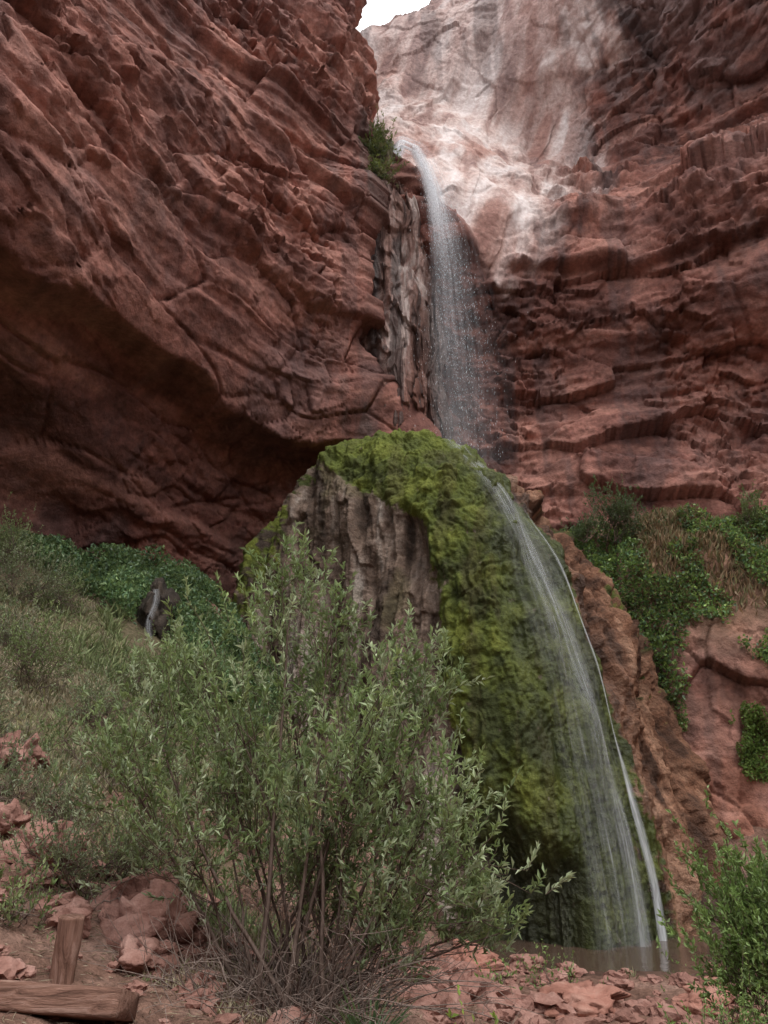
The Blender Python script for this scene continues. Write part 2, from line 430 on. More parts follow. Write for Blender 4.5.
# ------------------------------------------------------------------ mound
LZ = np.array([-2.2, 0, 2, 4, 6, 8, 9.5, 10.6, 11.3, 11.7, 11.8])
T = np.array([
 [(-5.4,21.3),(-1.6,19.6),(2.3,17.7),(4.0,17.0),(5.6,17.9),(8.1,20.1),(7.0,24),(-3,24.5)],
 [(-5.2,21.3),(-1.6,19.6),(2.25,17.8),(4.0,17.2),(5.5,18.1),(8.1,20.2),(7.0,24),(-3,24.5)],
 [(-5.0,21.3),(-1.6,19.7),(1.85,18.0),(3.8,17.5),(5.25,18.4),(7.8,20.4),(6.8,24),(-3,24.5)],
 [(-4.6,21.3),(-1.5,19.8),(1.65,18.2),(3.55,17.8),(4.9,18.7),(7.3,20.6),(6.4,24),(-2.8,24.3)],
 [(-4.25,21.3),(-1.5,19.9),(1.5,18.5),(3.2,18.2),(4.6,19.0),(6.5,20.8),(5.7,24),(-2.7,24.2)],
 [(-3.7,21.3),(-1.3,20.1),(1.3,18.9),(2.9,18.7),(4.1,19.5),(5.4,21.0),(4.8,23.8),(-2.5,24)],
 [(-3.0,21.3),(-1.2,20.3),(1.0,19.3),(2.4,19.3),(3.4,20.0),(4.2,21.1),(3.8,23.6),(-2.0,23.7)],
 [(-2.3,21.3),(-1.0,20.5),(.7,19.8),(1.9,19.9),(2.6,20.4),(3.1,21.3),(2.8,23.3),(-1.6,23.3)],
 [(-1.6,21.4),(-.7,20.8),(.5,20.3),(1.4,20.4),(1.8,20.8),(2.2,21.5),(2.0,22.8),(-1.0,22.8)],
 [(-.7,21.6),(-.2,21.3),(.4,21.1),(.9,21.1),(1.1,21.3),(1.3,21.7),(1.0,22.3),(-.2,22.3)],
 [(.3,21.7),(.3,21.69),(.3,21.69),(.31,21.69),(.31,21.7),(.31,21.7),(.31,21.71),(.3,21.71)]])
zl = np.concatenate([np.linspace(-2.2, 9.5, 400, endpoint=False), 9.5+2.3*np.sin(np.linspace(0, 1, 130)*math.pi/2)])
tt = np.concatenate([np.linspace(0, 5, 480, endpoint=False), np.linspace(5, 8, 60, endpoint=False)])
NT = 480
def vint(k, c):
    v = np.interp(zl, LZ, T[:, k, c])
    ker = np.ones(25)/25; vp = np.pad(v, 12, mode='edge'); s_ = np.convolve(vp, ker, 'valid')
    return np.where(zl > 10.8, v, s_)
K = np.stack([np.stack([vint(k, 0), vint(k, 1)], -1) for k in range(8)], 1)
i0 = np.floor(tt).astype(int); f = (tt-i0)[None, :, None]
p0 = K[:, (i0-1) % 8]; p1 = K[:, i0 % 8]; p2 = K[:, (i0+1) % 8]; p3 = K[:, (i0+2) % 8]
XY = 0.5*((2*p1)+(-p0+p2)*f+(2*p0-5*p1+4*p2-p3)*f**2+(-p0+3*p1-3*p2+p3)*f**3)
P = np.concatenate([XY, np.repeat(zl[:, None, None], len(tt), 1)], -1)
nr = grid_normals(P, True)
nr[np.isnan(nr)] = 0
q = P.reshape(-1, 3); sh = P.shape[:2]
TT = np.repeat(tt[None], len(zl), 0); ZM = P[..., 2]
tc0 = np.interp(zl, [-2, 0, 3, 8, 9.0, 10, 10.8, 11.3], [1.75, 1.85, 1.93, 1.86, 1.55, 1.0, 0.3, -0.5])[:, None]
nzz = fbm(q*np.array([1.3, 1.3, .5]), 4, 21).reshape(sh)
nfine = fbm(q*5, 3, 22, .7).reshape(sh)
moss = sstep(-0.12, 0.12, TT-tc0+nzz*0.12)*sstep(4.30, 4.08, TT+nzz*0.15)
moss = np.maximum(moss, sstep(10.6, 11.2, ZM+0.3*nzz))
moss = np.maximum(moss, 0.6*sstep(0.7, 0.2, TT+nzz*0.25)*sstep(4.5, 7, ZM))
moss = np.maximum(moss, 0.5*sstep(4.6, 4.9, TT+nzz*.2)*sstep(3, 8, ZM+nzz*2))
wetm = sstep(2.5, 3.2, TT+nzz*0.3)*sstep(4.6, 4.2, TT)*sstep(11.0, 10.0, ZM)
wetm = np.maximum(wetm, sstep(3.0, -0.8, ZM+nzz)*0.85)
qq = q+np.stack([fbm(q*1.1, 2, 61), fbm(q*1.1+9, 2, 62), fbm(q*.8+5, 2, 63)], 1)*0.35
f1, f2, c_, o_ = worley(qq*np.array([2.9, 2.9, 1.5]), 71)
lump = (0.75-f1)*0.25*(0.5+.8*h3(c_, 5))
f1b, _, _, _ = worley(qq*np.array([7.5, 7.5, 4.2]), 72)
lump += (0.7-f1b)*0.09
groove = fbm(q*np.array([1.6, 1.6, .10]), 4, 31)*0.28
flute = fbm(q*np.array([2.2, 2.2, .15]), 5, 33, .5)*0.32+facets(q*np.array([1.3, 1.3, .45]), 37)[0]*.20+fbm(q*np.array([.7, .7, .4]), 3, 34)*0.35+fbm(q*5, 3, 36)*.05
mr = moss.ravel(); wr = wetm.ravel()
dd = mr*(lump*(1-0.55*wr)+groove*(0.5+0.55*wr)+0.12+fbm(q*10, 2, 40)*0.03)+(1-mr)*flute
topf = sstep(11.75, 11.2, ZM).ravel()
dd = dd*(0.25+0.75*topf)
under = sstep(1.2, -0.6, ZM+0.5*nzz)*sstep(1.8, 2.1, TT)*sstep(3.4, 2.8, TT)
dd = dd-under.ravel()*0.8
Pm = P+nr*dd.reshape(sh)[..., None]
if (nr[100, 230, 1] > 0): Pm = P-nr*dd.reshape(sh)[..., None]; nr = -nr
tv = .5+.3*fbm(q*np.array([2.3, 2.3, .20]), 5, 23, .62)
br1 = nramp(tv, [(.28, (.055, .037, .027)), (.46, (.13, .088, .065)), (.62, (.205, .15, .118)), (.80, (.33, .28, .24))])
br1 = nmix(sstep(.1, .6, fbm(q*np.array([.8, .8, .5]), 4, 24))*.45, br1, (.10, .085, .036))
br2 = nramp(tv, [(.28, (.055, .026, .015)), (.5, (.165, .078, .045)), (.75, (.27, .15, .095))])
rk = nmix(sstep(3.7, 4.4, TT).ravel(), br1, br2)*(1+.25*nfine.ravel())[:, None]
tm = .5+.28*fbm(q*1.2, 5, 26, .6)+.14*sstep(.6, .2, f1)-.07
mc = nramp(tm, [(.28, (.034, .042, .009)), (.5, (.076, .094, .015)), (.75, (.135, .155, .025))])
mc = nmix(sstep(.52, .78, tv)*.5, mc, (.055, .045, .016))
mc = nmix(sstep(9.5, 11.4, ZM).ravel()*.35, mc, (.15, .18, .03))
mc = nmix(wr*.5, mc, (.032, .038, .012))
ms = sstep(.38, .62, mr+.35*nfine.ravel()*(mr > .02))
col = nmix(ms, rk, mc)
col = nmix(under.ravel()*.8, col, (.02, .02, .012))  # shade of the undercut painted into the colour, on top of the carved recess
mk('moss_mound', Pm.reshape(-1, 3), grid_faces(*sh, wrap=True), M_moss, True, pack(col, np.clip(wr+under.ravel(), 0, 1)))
MT = tt[:NT]
def mound_pt(t, z):
    iz = np.clip(np.searchsorted(zl, z), 0, len(zl)-1); it = np.clip(np.searchsorted(MT, t), 0, NT-1)
    return Pm[iz, it], nr[iz, it]

# ------------------------------------------------------------------ water
wf = empty('waterfall')
def ribbon(name, C, W, side, fade, mat, core=0.0, nu=14, parent=None, off=None):
    n = len(C); u = np.linspace(-1, 1, nu)
    V = C[:, None]+side[:, None]*(W[:, None]*u[None])[..., None]
    if off is not None: V = V+off[:, None]*(1-u[None, :, None]**2)
    L = np.r_[0, np.cumsum(np.linalg.norm(np.diff(C, axis=0), axis=1))]
    uv = np.stack([(W[:, None]*.4+W.mean()*.6)*u[None], L[:, None]*np.ones((1, nu))], -1).reshape(-1, 2)
    e = (1-np.abs(u)**1.6)[None]
    zo = np.zeros((n, nu, 3)); zo[..., 0] = e*fade[:, None]; zo[..., 1] = np.asarray(core)[..., None]*fade[:, None]*np.clip(e, 0, 1)**1.5
    return mk(name, V.reshape(-1, 3), grid_faces(n, nu), mat, True, {'zone': zo.reshape(-1, 3)}, uv, parent)
zz = np.linspace(25.2, 11.0, 160)
cx = np.interp(zz, [11, 14, 18, 20.3, 21.9, 23.0, 24.1, 24.8, 25.2], [2.25, 2.2, 2.05, 1.92, 1.75, 1.5, 1.1, .75, .45])
cy = np.interp(zz, [11, 20, 24, 24.9, 25.2], [21.9, 22.0, 22.2, 22.8, 24.0])
for k, (dx, wm, al, co_, dy) in enumerate([(0, .80, 1.0, 1.0, 0), (.18, 1.15, 1.0, .45, -.25), (.42, 1.5, .7, 0.05, .25), (.6, 1.9, .5, 0, -.4)]):
    drop = sstep(26, 15, zz)
    C = np.stack([cx+dx*drop*1.2, cy+dy, zz], 1)
    W = wm*(0.21+0.58*sstep(25.5, 13, zz))
    fade = al*np.interp(zz, [11, 15, 18, 20.5, 23], [.36, .38, .48, .85, 1])
    cf = sstep(18.5, 22.5, zz)
    ribbon('water_sheet_%d' % k, C, W, np.tile([1.0, 0.15, 0], (160, 1)), fade*(0.55+0.45*cf), M_fall, co_*(.15+.85*cf), 16, wf, np.tile([0, -.15, 0], (160, 1)))
nd = 3600
zd = 11.2+12*rng.random(nd)**0.8
drop = sstep(25, 14, zd)
xd = np.interp(zd, zz[::-1], cx[::-1])+rng.normal(0, 1, nd)*(0.10+0.55*drop)+0.4*drop
yd = 21.9+rng.normal(0, .3, nd)*(.2+drop)
s = 0.003+0.005*rng.random(nd)**2; h = s*(3+5*rng.random(nd))
o6 = np.array([(1, 0, 0), (0, 1, 0), (-1, 0, 0), (0, -1, 0), (0, 0, 1), (0, 0, -1)], float)
V = np.stack([xd, yd, zd], 1)[:, None]+o6[None]*np.stack([s, s, h], 1)[:, None]
F = np.array([(0, 1, 4), (1, 2, 4), (2, 3, 4), (3, 0, 4), (1, 0, 5), (2, 1, 5), (3, 2, 5), (0, 3, 5)])
F = (np.arange(nd)[:, None, None]*6+F[None]).reshape(-1, 3)
mdrop = N('droplet'); mdrop.pbsdf((.6, .63, .66), .4, None, .4)
mk('spray', V.reshape(-1, 3), F, mdrop.m, False, parent=wf)

def mound_ribbon(name, tfun, wt, z0, z1, fade, mat, core, nu=18, lift=.05, sm=31):
    n = 260; z = np.linspace(z0, z1, n); u = np.linspace(-1, 1, nu)
    V = np.zeros((n, nu, 3)); ker = np.hanning(sm); ker /= ker.sum()
    for j in range(nu):
        t = tfun(z)+u[j]*wt(z)
        p_, n_ = mound_pt(t, z)
        V[:, j] = p_+n_*lift+np.array([0, -.04, 0])
        for c in range(3):
            V[:, j, c] = np.convolve(np.pad(V[:, j, c], sm//2, mode='edge'), ker, 'valid')
    V[..., 2] = z[:, None]
    L = np.r_[0, np.cumsum(np.linalg.norm(np.diff(V[:, nu//2], axis=0), axis=1))]
    uw = np.linalg.norm(V[:, 0]-V[:, -1], axis=1).mean()
    uv = np.stack([uw*.5*u[None]*np.ones((n, 1)), L[:, None]*np.ones((1, nu))], -1).reshape(-1, 2)
    e = (1-np.abs(u)**2)[None]; fd = fade(z)[:, None]
    zo = np.zeros((n, nu, 3)); zo[..., 0] = e*fd; zo[..., 1] = core*fd*e**2
    return mk(name, V.reshape(-1, 3), grid_faces(n, nu), mat, True, {'zone': zo.reshape(-1, 3)}, uv, wf)
mound_ribbon('stream', lambda z: np.interp(z, [-1.4, 3, 8, 10.8], [4.12, 4.05, 3.98, 3.75]), lambda z: np.interp(z, [-1.4, 3, 8, 11], [.04, .028, .022, .02]), 8.9, -1.41,
             lambda z: np.interp(z, [-1.4, 2, 6.5, 8.2, 8.9], [1, .8, .7, .35, 0]), M_film, .7, 8, .12, 81)
mound_ribbon('film', lambda z: np.interp(z, [-1.4, 3, 8, 10.8], [3.55, 3.5, 3.5, 3.45]), lambda z: np.interp(z, [-1.4, 3, 8, 11], [.52, .50, .48, .55]), 11.1, -1.41,
             lambda z: np.interp(z, [-1.4, 3, 8, 11], [.36, .38, .5, .6]), M_film, .08, 34, .15, 51)
mound_ribbon('rill', lambda z: np.interp(z, [-1.4, 3, 8, 10.8], [3.75, 3.7, 3.68, 3.45]), lambda z: np.interp(z, [-1.4, 3, 8, 11], [.14, .14, .12, .10]), 10.9, -1.41,
             lambda z: np.interp(z, [-1.4, 3, 8, 11], [.55, .5, .6, .4]), M_film, .18, 12, .17, 61)

# ------------------------------------------------------------------ ground
G0 = tps_fit([(0,0,0),(-3,0,.2),(3,0,-.3),(0,-15,-.3),(-10,-8,2.5),(12,-5,-.5),(0,4,-.02),(-1,7,0.0),(-.3,6,0),(1,5,-.15),(1,7,-.5),(4,6,-.6),(3,8,-.85),(1.5,10,-.95),(3,11,-1.15),(2,14,-1.32),(5,14,-1.32),(7,13,-1.0),(8,9,-.5),
  (4,15.4,-1.38),(6,15.6,-1.36),(4,17.6,-1.95),(6,17.6,-1.9),(2.6,17,-1.5),(7.2,17.6,-1.3),(8.5,18,-.6),(12,14,1),(12,18,1.5),(1,15,-1.1),
  (-2.7,6,.42),(-2,5.8,.22),(-1.9,7,.35),(-3.7,8,1.0),(-2.5,7.5,.6),(-5.1,10.5,2.1),(-6.8,13.5,3.9),(-9,17,6.7),(-3.5,10,1.45),(-4.75,13,3.0),(-6.7,17.5,5.8),(-6.6,19,6.7),(-4.8,19.5,6.1),(-4.35,18,4.5),(-3.2,14,2.1),(-1,12,.2),(0,15,-.3),(-2,16,1.6),
  (-5.8,22,7.4),(-10,19,7.4),(-8,20,7.3),(-14,12,7),(-10,8,5),(-6,5,2),(-6,0,1.2),(0,22,2),(10,22,3),(-2.5,19,3.0),(-20,5,8),(20,10,4)])
PW = -1.41
def pool_e(x, y):
    q = np.stack([np.ravel(x), np.ravel(y), np.ravel(x)*0], 1)
    return np.hypot((x-5.2)/3.9, (y-17.2)/2.0)+(fbm(q*1.3, 3, 207)*.12+fbm(q*4, 2, 208)*.03).reshape(np.shape(x))
def gz(x, y, fine=True):
    x = np.asarray(x, float); y = np.asarray(y, float); sh = x.shape
    z = G0(x, y)
    r = np.hypot(x, y-8); w = sstep(26, 60, r); z = z*(1-w)-1.0*w
    q = np.stack([x.ravel(), y.ravel(), x.ravel()*0], 1)
    z = z+(fbm(q*0.8, 4, 201)*0.08).reshape(sh)
    e = pool_e(x, y)
    if fine:
        f1, f2, c, o = worley(q*3.2, 211)
        k = h3(c, 9)
        z = z+(np.clip(0.42-f1, 0, 1)*0.22*(k > 0.55)).reshape(sh)+(fbm(q*5, 3, 203)*0.025).reshape(sh)
    z = np.where(e < 1.9, np.maximum(z, PW+.035), z)          # low bank around the basin
    return np.where(e < 1.12, z*(1-sstep(1.12, .92, e))+(PW-.35)*sstep(1.12, .92, e), z)
xs = np.concatenate([-np.geomspace(300, 13, 26), np.linspace(-12.5, 11, 430), np.geomspace(11.6, 300, 26)])
ys = np.concatenate([-np.geomspace(300, 3, 30), np.linspace(-2.5, 3, 20), np.linspace(3.2, 21, 360), np.geomspace(21.5, 300, 24)])
GX, GY = np.meshgrid(xs, ys)
GZ = gz(GX, GY)
P = np.stack([GX, GY, GZ], -1)
q = np.stack([GX.ravel(), GY.ravel(), GX.ravel()*0], 1)
gn = fbm(q*0.9, 4, 220).reshape(GX.shape)
gr = np.clip(sstep(0.9, 2.4, GZ+gn*1.2)*0.85, 0, 1)*sstep(0, -1.5, GX)*sstep(20.4, 19.6, GY+gn*.4)
zone = np.zeros(GX.shape+(3,)); zone[..., 0] = gr
zone[..., 1] = sstep(1.45, 1.05, pool_e(GX, GY))*.75
mk('ground', P.reshape(-1, 3), grid_faces(*GX.shape), M_ground, True, {'zone': zone.reshape(-1, 3)})

th = np.linspace(0, 2*math.pi, 96, endpoint=False)
V = np.stack([5.2+3.9*1.25*np.cos(th), 17.2+2.0*1.25*np.sin(th), np.full(96, PW)], 1)
V = np.vstack([V, [[5.2, 17.2, PW]]])
F = np.array([(i, (i+1) % 96, 96) for i in range(96)])
mk('pool_water', V, F, M_pool, False)

# ------------------------------------------------------------------ right outcrop
Xo = np.linspace(3.6, 22, 420); vo = np.linspace(0, 1, 300)
zprof = np.interp(vo, [0, .3, .55, .72, .88, 1], [-2.2, 1.5, 5.1, 7.6, 9.3, 9.9])
yprof = np.interp(vo, [0, .3, .55, .72, .88, 1], [19.4, 20.0, 20.8, 21.8, 23.2, 26.5])
XX, VV = np.meshgrid(Xo, vo)
shift = np.interp(Xo, [3.6, 7, 9, 12, 22], [1.2, .6, 0, -1.0, -6])
zsc = np.interp(Xo, [3.6, 6, 8, 22], [.98, 1.0, 1.02, 1.1])
P = np.stack([XX, yprof[:, None]+shift[None], zprof[:, None]*zsc[None]], -1)
nr_o = grid_normals(P); q = P.reshape(-1, 3)
f1, e1 = facets(q*np.array([.40, .40, .32])+3.3, 401, .7); f2, e2 = facets(q*1.5, 402)
dd = f1*0.45+f2*0.08-np.exp(-(e1/.03)**2)*.10+fbm(q*.5, 4, 403)*.3+fbm(q*3, 3, 404)*.04
Po = P+nr_o*dd.reshape(XX.shape)[..., None]
wn = fbm(q*np.array([1.2, 1.2, .3]), 4, 406)
col = rock_color(q, 600, (.22, .095, .065), (.42, .20, .145), (.52, .29, .23), .3)
wt = np.clip(sstep(8.4, 7.4, q[:, 0])*0.5+sstep(.1, .7, wn)*.5, 0, .85)
col = nmix(wt, col, (.08, .045, .035))
vv = VV.ravel()
col = nmix(sstep(.5, .62, vv)*.6*sstep(.99, .90, vv), col, (.17, .115, .07))
mk('rock_outcrop', Po.reshape(-1, 3), grid_faces(*XX.shape), M_rock, True, pack(col, wt*.6))
def outcrop_pt(x, v):
    return Po[np.clip((v*299).astype(int), 0, 299), np.clip(np.searchsorted(Xo, x), 0, 419)]

# ------------------------------------------------------------------ leaves
def unit(v): return v/(np.linalg.norm(v, axis=-1, keepdims=True)+1e-9)
def leaf_mesh(name, B, Dv, Ln, Wd, tint, mat, parent=None, fold=0.15, wide=0.45, flat=.6):
    n = len(B); Dv = unit(Dv)
    r = unit(np.cross(Dv, unit(rng.normal(size=(n, 3))+np.array([0, 0, flat]))))
    up = np.cross(r, Dv)
    m = B+Dv*(Ln*wide)[:, None]
    a = m+r*(Wd/2)[:, None]+up*(Ln*fold)[:, None]; b = m-r*(Wd/2)[:, None]+up*(Ln*fold)[:, None]
    t = B+Dv*Ln[:, None]-up*(Ln*fold*.3)[:, None]
    V = np.stack([B, a, t, b], 1).reshape(-1, 3)
    i = np.arange(n)*4
    F = np.concatenate([np.stack([i, i+1, i+2], 1), np.stack([i, i+2, i+3], 1)])
    return mk(name, V, F, mat, False, {'tint': np.repeat(tint, 4, 0)}, None, parent)

def tubes(name, paths, mat, parent=None, k=5):
    Vs = []; Fs = []; off = 0
    an = np.linspace(0, 2*math.pi, k, endpoint=False)
    for pts, r in paths:
        pts = np.asarray(pts); n = len(pts)
        d = unit(np.gradient(pts, axis=0))
        a = unit(np.cross(d, np.array([0.31, .2, .93]))); b = np.cross(d, a)
        V = pts[:, None]+r[:, None, None]*(a[:, None]*np.cos(an)[None, :, None]+b[:, None]*np.sin(an)[None, :, None])
        Vs.append(V.reshape(-1, 3)); Fs.append(grid_faces(n, k, True)+off); off += n*k
    return mk(name, np.vstack(Vs), np.vstack(Fs), mat, True, None, None, parent)

def tintset(n, cols, jitter=.25):
    cols = np.array(cols); c = cols[rng.integers(0, len(cols), n)]
    return c*(1+jitter*rng.normal(size=(n, 1))).clip(.4, 1.8)

def make_bush(name, base, clumps, twigs, leaves_per, Ll, Lw, cols, spread=.3, dead=0, stem_r=.018, seed=1, barkm=None, flat=.6):
    e = empty(name); R = np.random.default_rng(seed)
    paths = []; LB = []; LD = []; LL = []; LT = []
    cols = np.array(cols)
    for (cx_, cy_, cz_, r) in clumps:
        c = np.array([cx_, cy_, cz_]); b = np.array(base)+np.array([R.normal()*spread, R.normal()*spread, -.05])
        mid = b*.5+c*.5+np.array([R.normal()*.12, R.normal()*.12, -.05])+(b-c)*np.array([.12, .12, 0])
        t = np.linspace(0, 1, 14)[:, None]
        pts = (1-t)**2*b+2*t*(1-t)*mid+t*t*c
        pts += np.cumsum(R.normal(0, .012, pts.shape), 0)
        H = np.linalg.norm(c-b)
        paths.append((pts, np.linspace(stem_r*(.5+.25*H), .005, 14)))
        clt = .8+.4*R.random()
        nt = int(twigs*(r/.45)**1.6)
        for i in range(nt):
            s_ = pts[min(13, int(5+9*R.random()**.6))]
            tgt = c+R.normal(0, 1, 3)*np.array([.62, .62, .60])*r
            dirv = tgt-s_; ln = np.linalg.norm(dirv)
            if ln > 2.0*r+.25: s_ = tgt-dirv/ln*(.9*r+.2)
            m2 = (s_+tgt)/2+np.array([0, 0, -.03])+R.normal(0, .03, 3)
            tw = np.linspace(0, 1, 5)[:, None]
            p_ = (1-tw)**2*s_+2*tw*(1-tw)*m2+tw**2*tgt
            if ln > .08 and i % 2 == 0: paths.append((p_, np.linspace(.0045, .0018, 5)))
            sd = unit(unit(tgt-s_)*.6+np.array([0, 0, .9])+R.normal(0, .35, 3)); sl = .12+.20*R.random()
            sp = tgt+sd*np.linspace(0, sl, 3)[:, None]
            paths.append((sp, np.linspace(.0025, .001, 3)))
            q_ = R.random(leaves_per)
            bpt = tgt+sd*sl*q_[:, None]
            alt = R.random(leaves_per) < .3
            bpt[alt] = (p_[-1]*(1-q_[:, None])+p_[2]*q_[:, None])[alt]
            LB.append(bpt); LD.append(sd*.8+R.normal(0, .5, (leaves_per, 3))); LL.append(Ll*(.5+.75*R.random(leaves_per)))
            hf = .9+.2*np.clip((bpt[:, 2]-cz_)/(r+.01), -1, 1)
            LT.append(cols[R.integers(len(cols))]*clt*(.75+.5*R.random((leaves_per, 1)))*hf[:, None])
    if dead:
        dp = []
        for i in range(dead):
            a = R.random()*6.283; b = np.array(base)+np.array([math.cos(a), math.sin(a), 0])*R.random()*spread*3.2
            b[2] = base[2]-.02
            L = .5+1.0*R.random(); dr = unit(np.array([math.cos(a)*.8+R.normal()*.5, math.sin(a)*.8+R.normal()*.5, .5+.9*R.random()]))
            if spread < .2: L *= .4
            t = np.linspace(0, 1, 8)[:, None]
            p_ = b+dr*L*t+np.array([0, 0, -.35*L])*t*t+np.cumsum(R.normal(0, .018, (8, 3)), 0)
            dp.append((p_, np.linspace(.006, .0018, 8)*(0.6+.8*R.random())))
            for s2 in range(3):
                i2 = R.integers(2, 7); d2 = unit(dr+R.normal(0, .7, 3))
                p2 = p_[i2]+d2*np.linspace(0, .15+.3*R.random(), 4)[:, None]+np.cumsum(R.normal(0, .012, (4, 3)), 0)
                dp.append((p2, np.linspace(.003, .0012, 4)))
        tubes('dead_twigs', dp, M_dead, e, 4)
    tubes('branches', paths, barkm or M_bark, e, 4)
    LL = np.concatenate(LL)
    leaf_mesh('foliage', np.vstack(LB), np.vstack(LD), LL, LL*Lw, np.vstack(LT), M_leaf, e, flat=flat)
    return e

wil = [(.27, .35, .17), (.34, .42, .23), (.21, .29, .12), (.46, .53, .34), (.29, .37, .16)]
clumps = [(-.84,7.0,3.55,.24),(-1.05,7.1,2.95,.38),(-.5,6.9,3.05,.27),(-1.68,7.2,2.65,.30),(-2.02,7.0,2.3,.32),(-2.1,6.7,1.8,.36),(-1.27,6.8,2.15,.38),
  (.16,7.0,2.65,.27),(.42,6.8,2.38,.29),(-.03,6.7,1.98,.40),(.42,6.7,1.5,.38),(.62,6.8,1.1,.36),(.78,6.9,.7,.24),(-.4,6.5,1.65,.42),(-.75,6.9,1.25,.36),(-1.7,6.6,1.25,.40),(.12,6.6,.95,.40),(.90,7.0,.50,.14),
  (-.1,7.6,2.2,.34),(-1.5,7.6,1.7,.36),(-.8,7.2,2.4,.34),(-.45,7.1,2.55,.24),(-.2,7.2,1.2,.42),(-1.2,6.9,1.6,.33),(.05,6.8,.5,.28),(-.5,7.4,.8,.36)]
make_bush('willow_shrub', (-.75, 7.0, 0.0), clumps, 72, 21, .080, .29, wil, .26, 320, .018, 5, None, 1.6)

# ------------------------------------------------------------------ smaller shrubs
def small_bush(name, x, y, r, hgt, cols, seed, tw=55, lp=16, Ll=.05, Lw=.3, nc=6, dead=12):
    z = float(gz(np.array([x]), np.array([y]), False)[0]); R = np.random.default_rng(seed)
    cl = [(x+R.normal()*r*.5, y+R.normal()*r*.4, z+hgt*(.35+.5*R.random()), r*.55) for _ in range(nc)]
    return make_bush(name, (x, y, z), cl, tw, lp, Ll, Lw, cols, r*.25, dead, .008, seed)
gg = [(.24, .285, .165), (.30, .34, .21), (.20, .24, .13)]
g2 = [(.21, .27, .11), (.27, .33, .15), (.17, .24, .09)]
small_bush('sage_shrub', -2.62, 7.6, .5, .55, gg, 21, 75, 18, .045, .35, 7)
k = 22
for (x, y, r, h_, cc) in [(-4.1, 9.0, .45, .5, gg), (-3.6, 10.6, .6, .8, g2), (-5.6, 12.2, .7, .8, g2), (-4.6, 14.2, .8, .9, g2), (-7.6, 15.2, .8, .9, gg), (-3.3, 12.5, .7, .9, g2),
                          (-5.0, 10.0, .5, .6, gg), (-6.6, 13.9, .7, .7, gg), (-2.7, 10.0, .5, .7, g2), (-6.9, 16.0, .6, .7, g2), (-4.0, 16.2, .6, .7, g2), (-8.6, 16.6, .8, .8, g2), (-4.3, 11.9, .6, .6, gg), (-2.4, 8.9, .4, .5, g2),
                          (-3.4, 8.9, .35, .4, gg), (-1.3, 9.5, .6, .7, g2), (-.4, 10.5, .6, .7, g2), (.3, 12.0, .5, .6, g2), (-1.8, 11.5, .7, .8, g2), (-2.9, 6.6, .22, .25, g2)]:
    small_bush('sage_shrub', x, y, r, h_, cc, k, 50, 14, .055, .35); k += 1
lg = [(.22, .33, .10), (.28, .41, .15), (.18, .28, .08)]
small_bush('leafy_shrub', 3.75, 8.0, .62, 1.75, lg, 31, 90, 22, .065, .4, 12, 6)
small_bush('leafy_shrub', 2.75, 7.4, .42, .6, lg, 32, 50, 16, .05, .3, 5, 6)
small_bush('seedling_plant', .52, 5.1, .2, .35, [(.24, .34, .06), (.31, .41, .09)], 33, 26, 12, .05, .45, 4, 3)
small_bush('seedling_plant', 1.5, 11.2, .3, .4, lg, 34, 26, 12, .06, .4, 4, 0)
small_bush('seedling_plant', 2.6, 12.8, .35, .4, lg, 35, 26, 12, .06, .4, 4, 0)

def ledge_bush(name, x, y, z, r, h, cols, seed, nc=6, tw=38, Ll=.09):
    R = np.random.default_rng(seed)
    cl = [(x+R.normal()*r*.45, y+R.normal()*r*.3, z+h*(.3+.65*R.random()), r*.5) for _ in range(nc)]
    return make_bush(name, (x, y, z), cl, tw, 14, Ll, .4, cols, r*.15, 0, .02, seed)
dk = [(.06, .10, .04), (.085, .13, .055), (.11, .15, .07)]
ledge_bush('ledge_shrub', 7.3, 22.6, 8.9, .75, 1.6, dk, 41, 8, 50)
ledge_bush('ledge_shrub', 6.2, 22.4, 8.8, .5, .5, dk, 42)
ledge_bush('ledge_shrub', 11.4, 22.2, 9.0, .5, 1.2, [(.14, .19, .07), (.18, .22, .09)], 43)
ledge_bush('ledge_shrub', 12.4, 21.6, 8.6, .9, .9, [(.18, .25, .07), (.22, .28, .09)], 44)
mo = [(.11, .14, .03), (.17, .20, .05), (.07, .09, .03), (.19, .16, .08)]
R_ = np.random.default_rng(3)
make_bush('hanging_garden', (-.1, 23.4, 24.6), [(-.32+R_.normal()*.25, 22.6+R_.normal()*.2, 23.0+i*.26, .34) for i in range(11)], 50, 15, .13, .3, mo, .3, 0, .02, 46)

# ------------------------------------------------------------------ vines
def vine(name, pts, nrm, cols, L, W, lift=.25):
    n = len(pts); q = pts
    cl = .6+.75*(vnoise(q*1.1, 88)*.5+.5)+.3*vnoise(q*3.3, 89)
    B = pts+nrm*(rng.random((n, 1))*lift)*(0.4+.8*(vnoise(q*1.6, 90)[:, None]+1))
    D_ = nrm*.5+rng.normal(size=(n, 3))*.55+np.array([0, -.1, .05])
    t = tintset(n, cols, .2)*cl[:, None]
    return leaf_mesh(name, B, D_, L*(.6+.7*rng.random(n)), L*W*(.7+.6*rng.random(n)), t, M_leaf)
n = 60000
x = 4.0+12*rng.random(n); v = rng.random(n)*.55+.40
q = np.stack([x*.7, v*6, x*0], 1); nn = fbm(q, 3, 301); n2 = fbm(q*1.6+8, 3, 303)
vlow = np.interp(x, [4, 6.6, 7.0, 7.9, 8.4, 9.3, 9.9, 11, 16], [.5, .5, .40, .40, .56, .58, .50, .36, .3])
keep = (v > vlow+nn*.05) & (v < .89+nn*.05) & (nn > -.5) & ~((x > 7.8) & (v > .74+nn*.08) & (nn < .35)) & ~((x > 7.9) & (n2 < -.12))
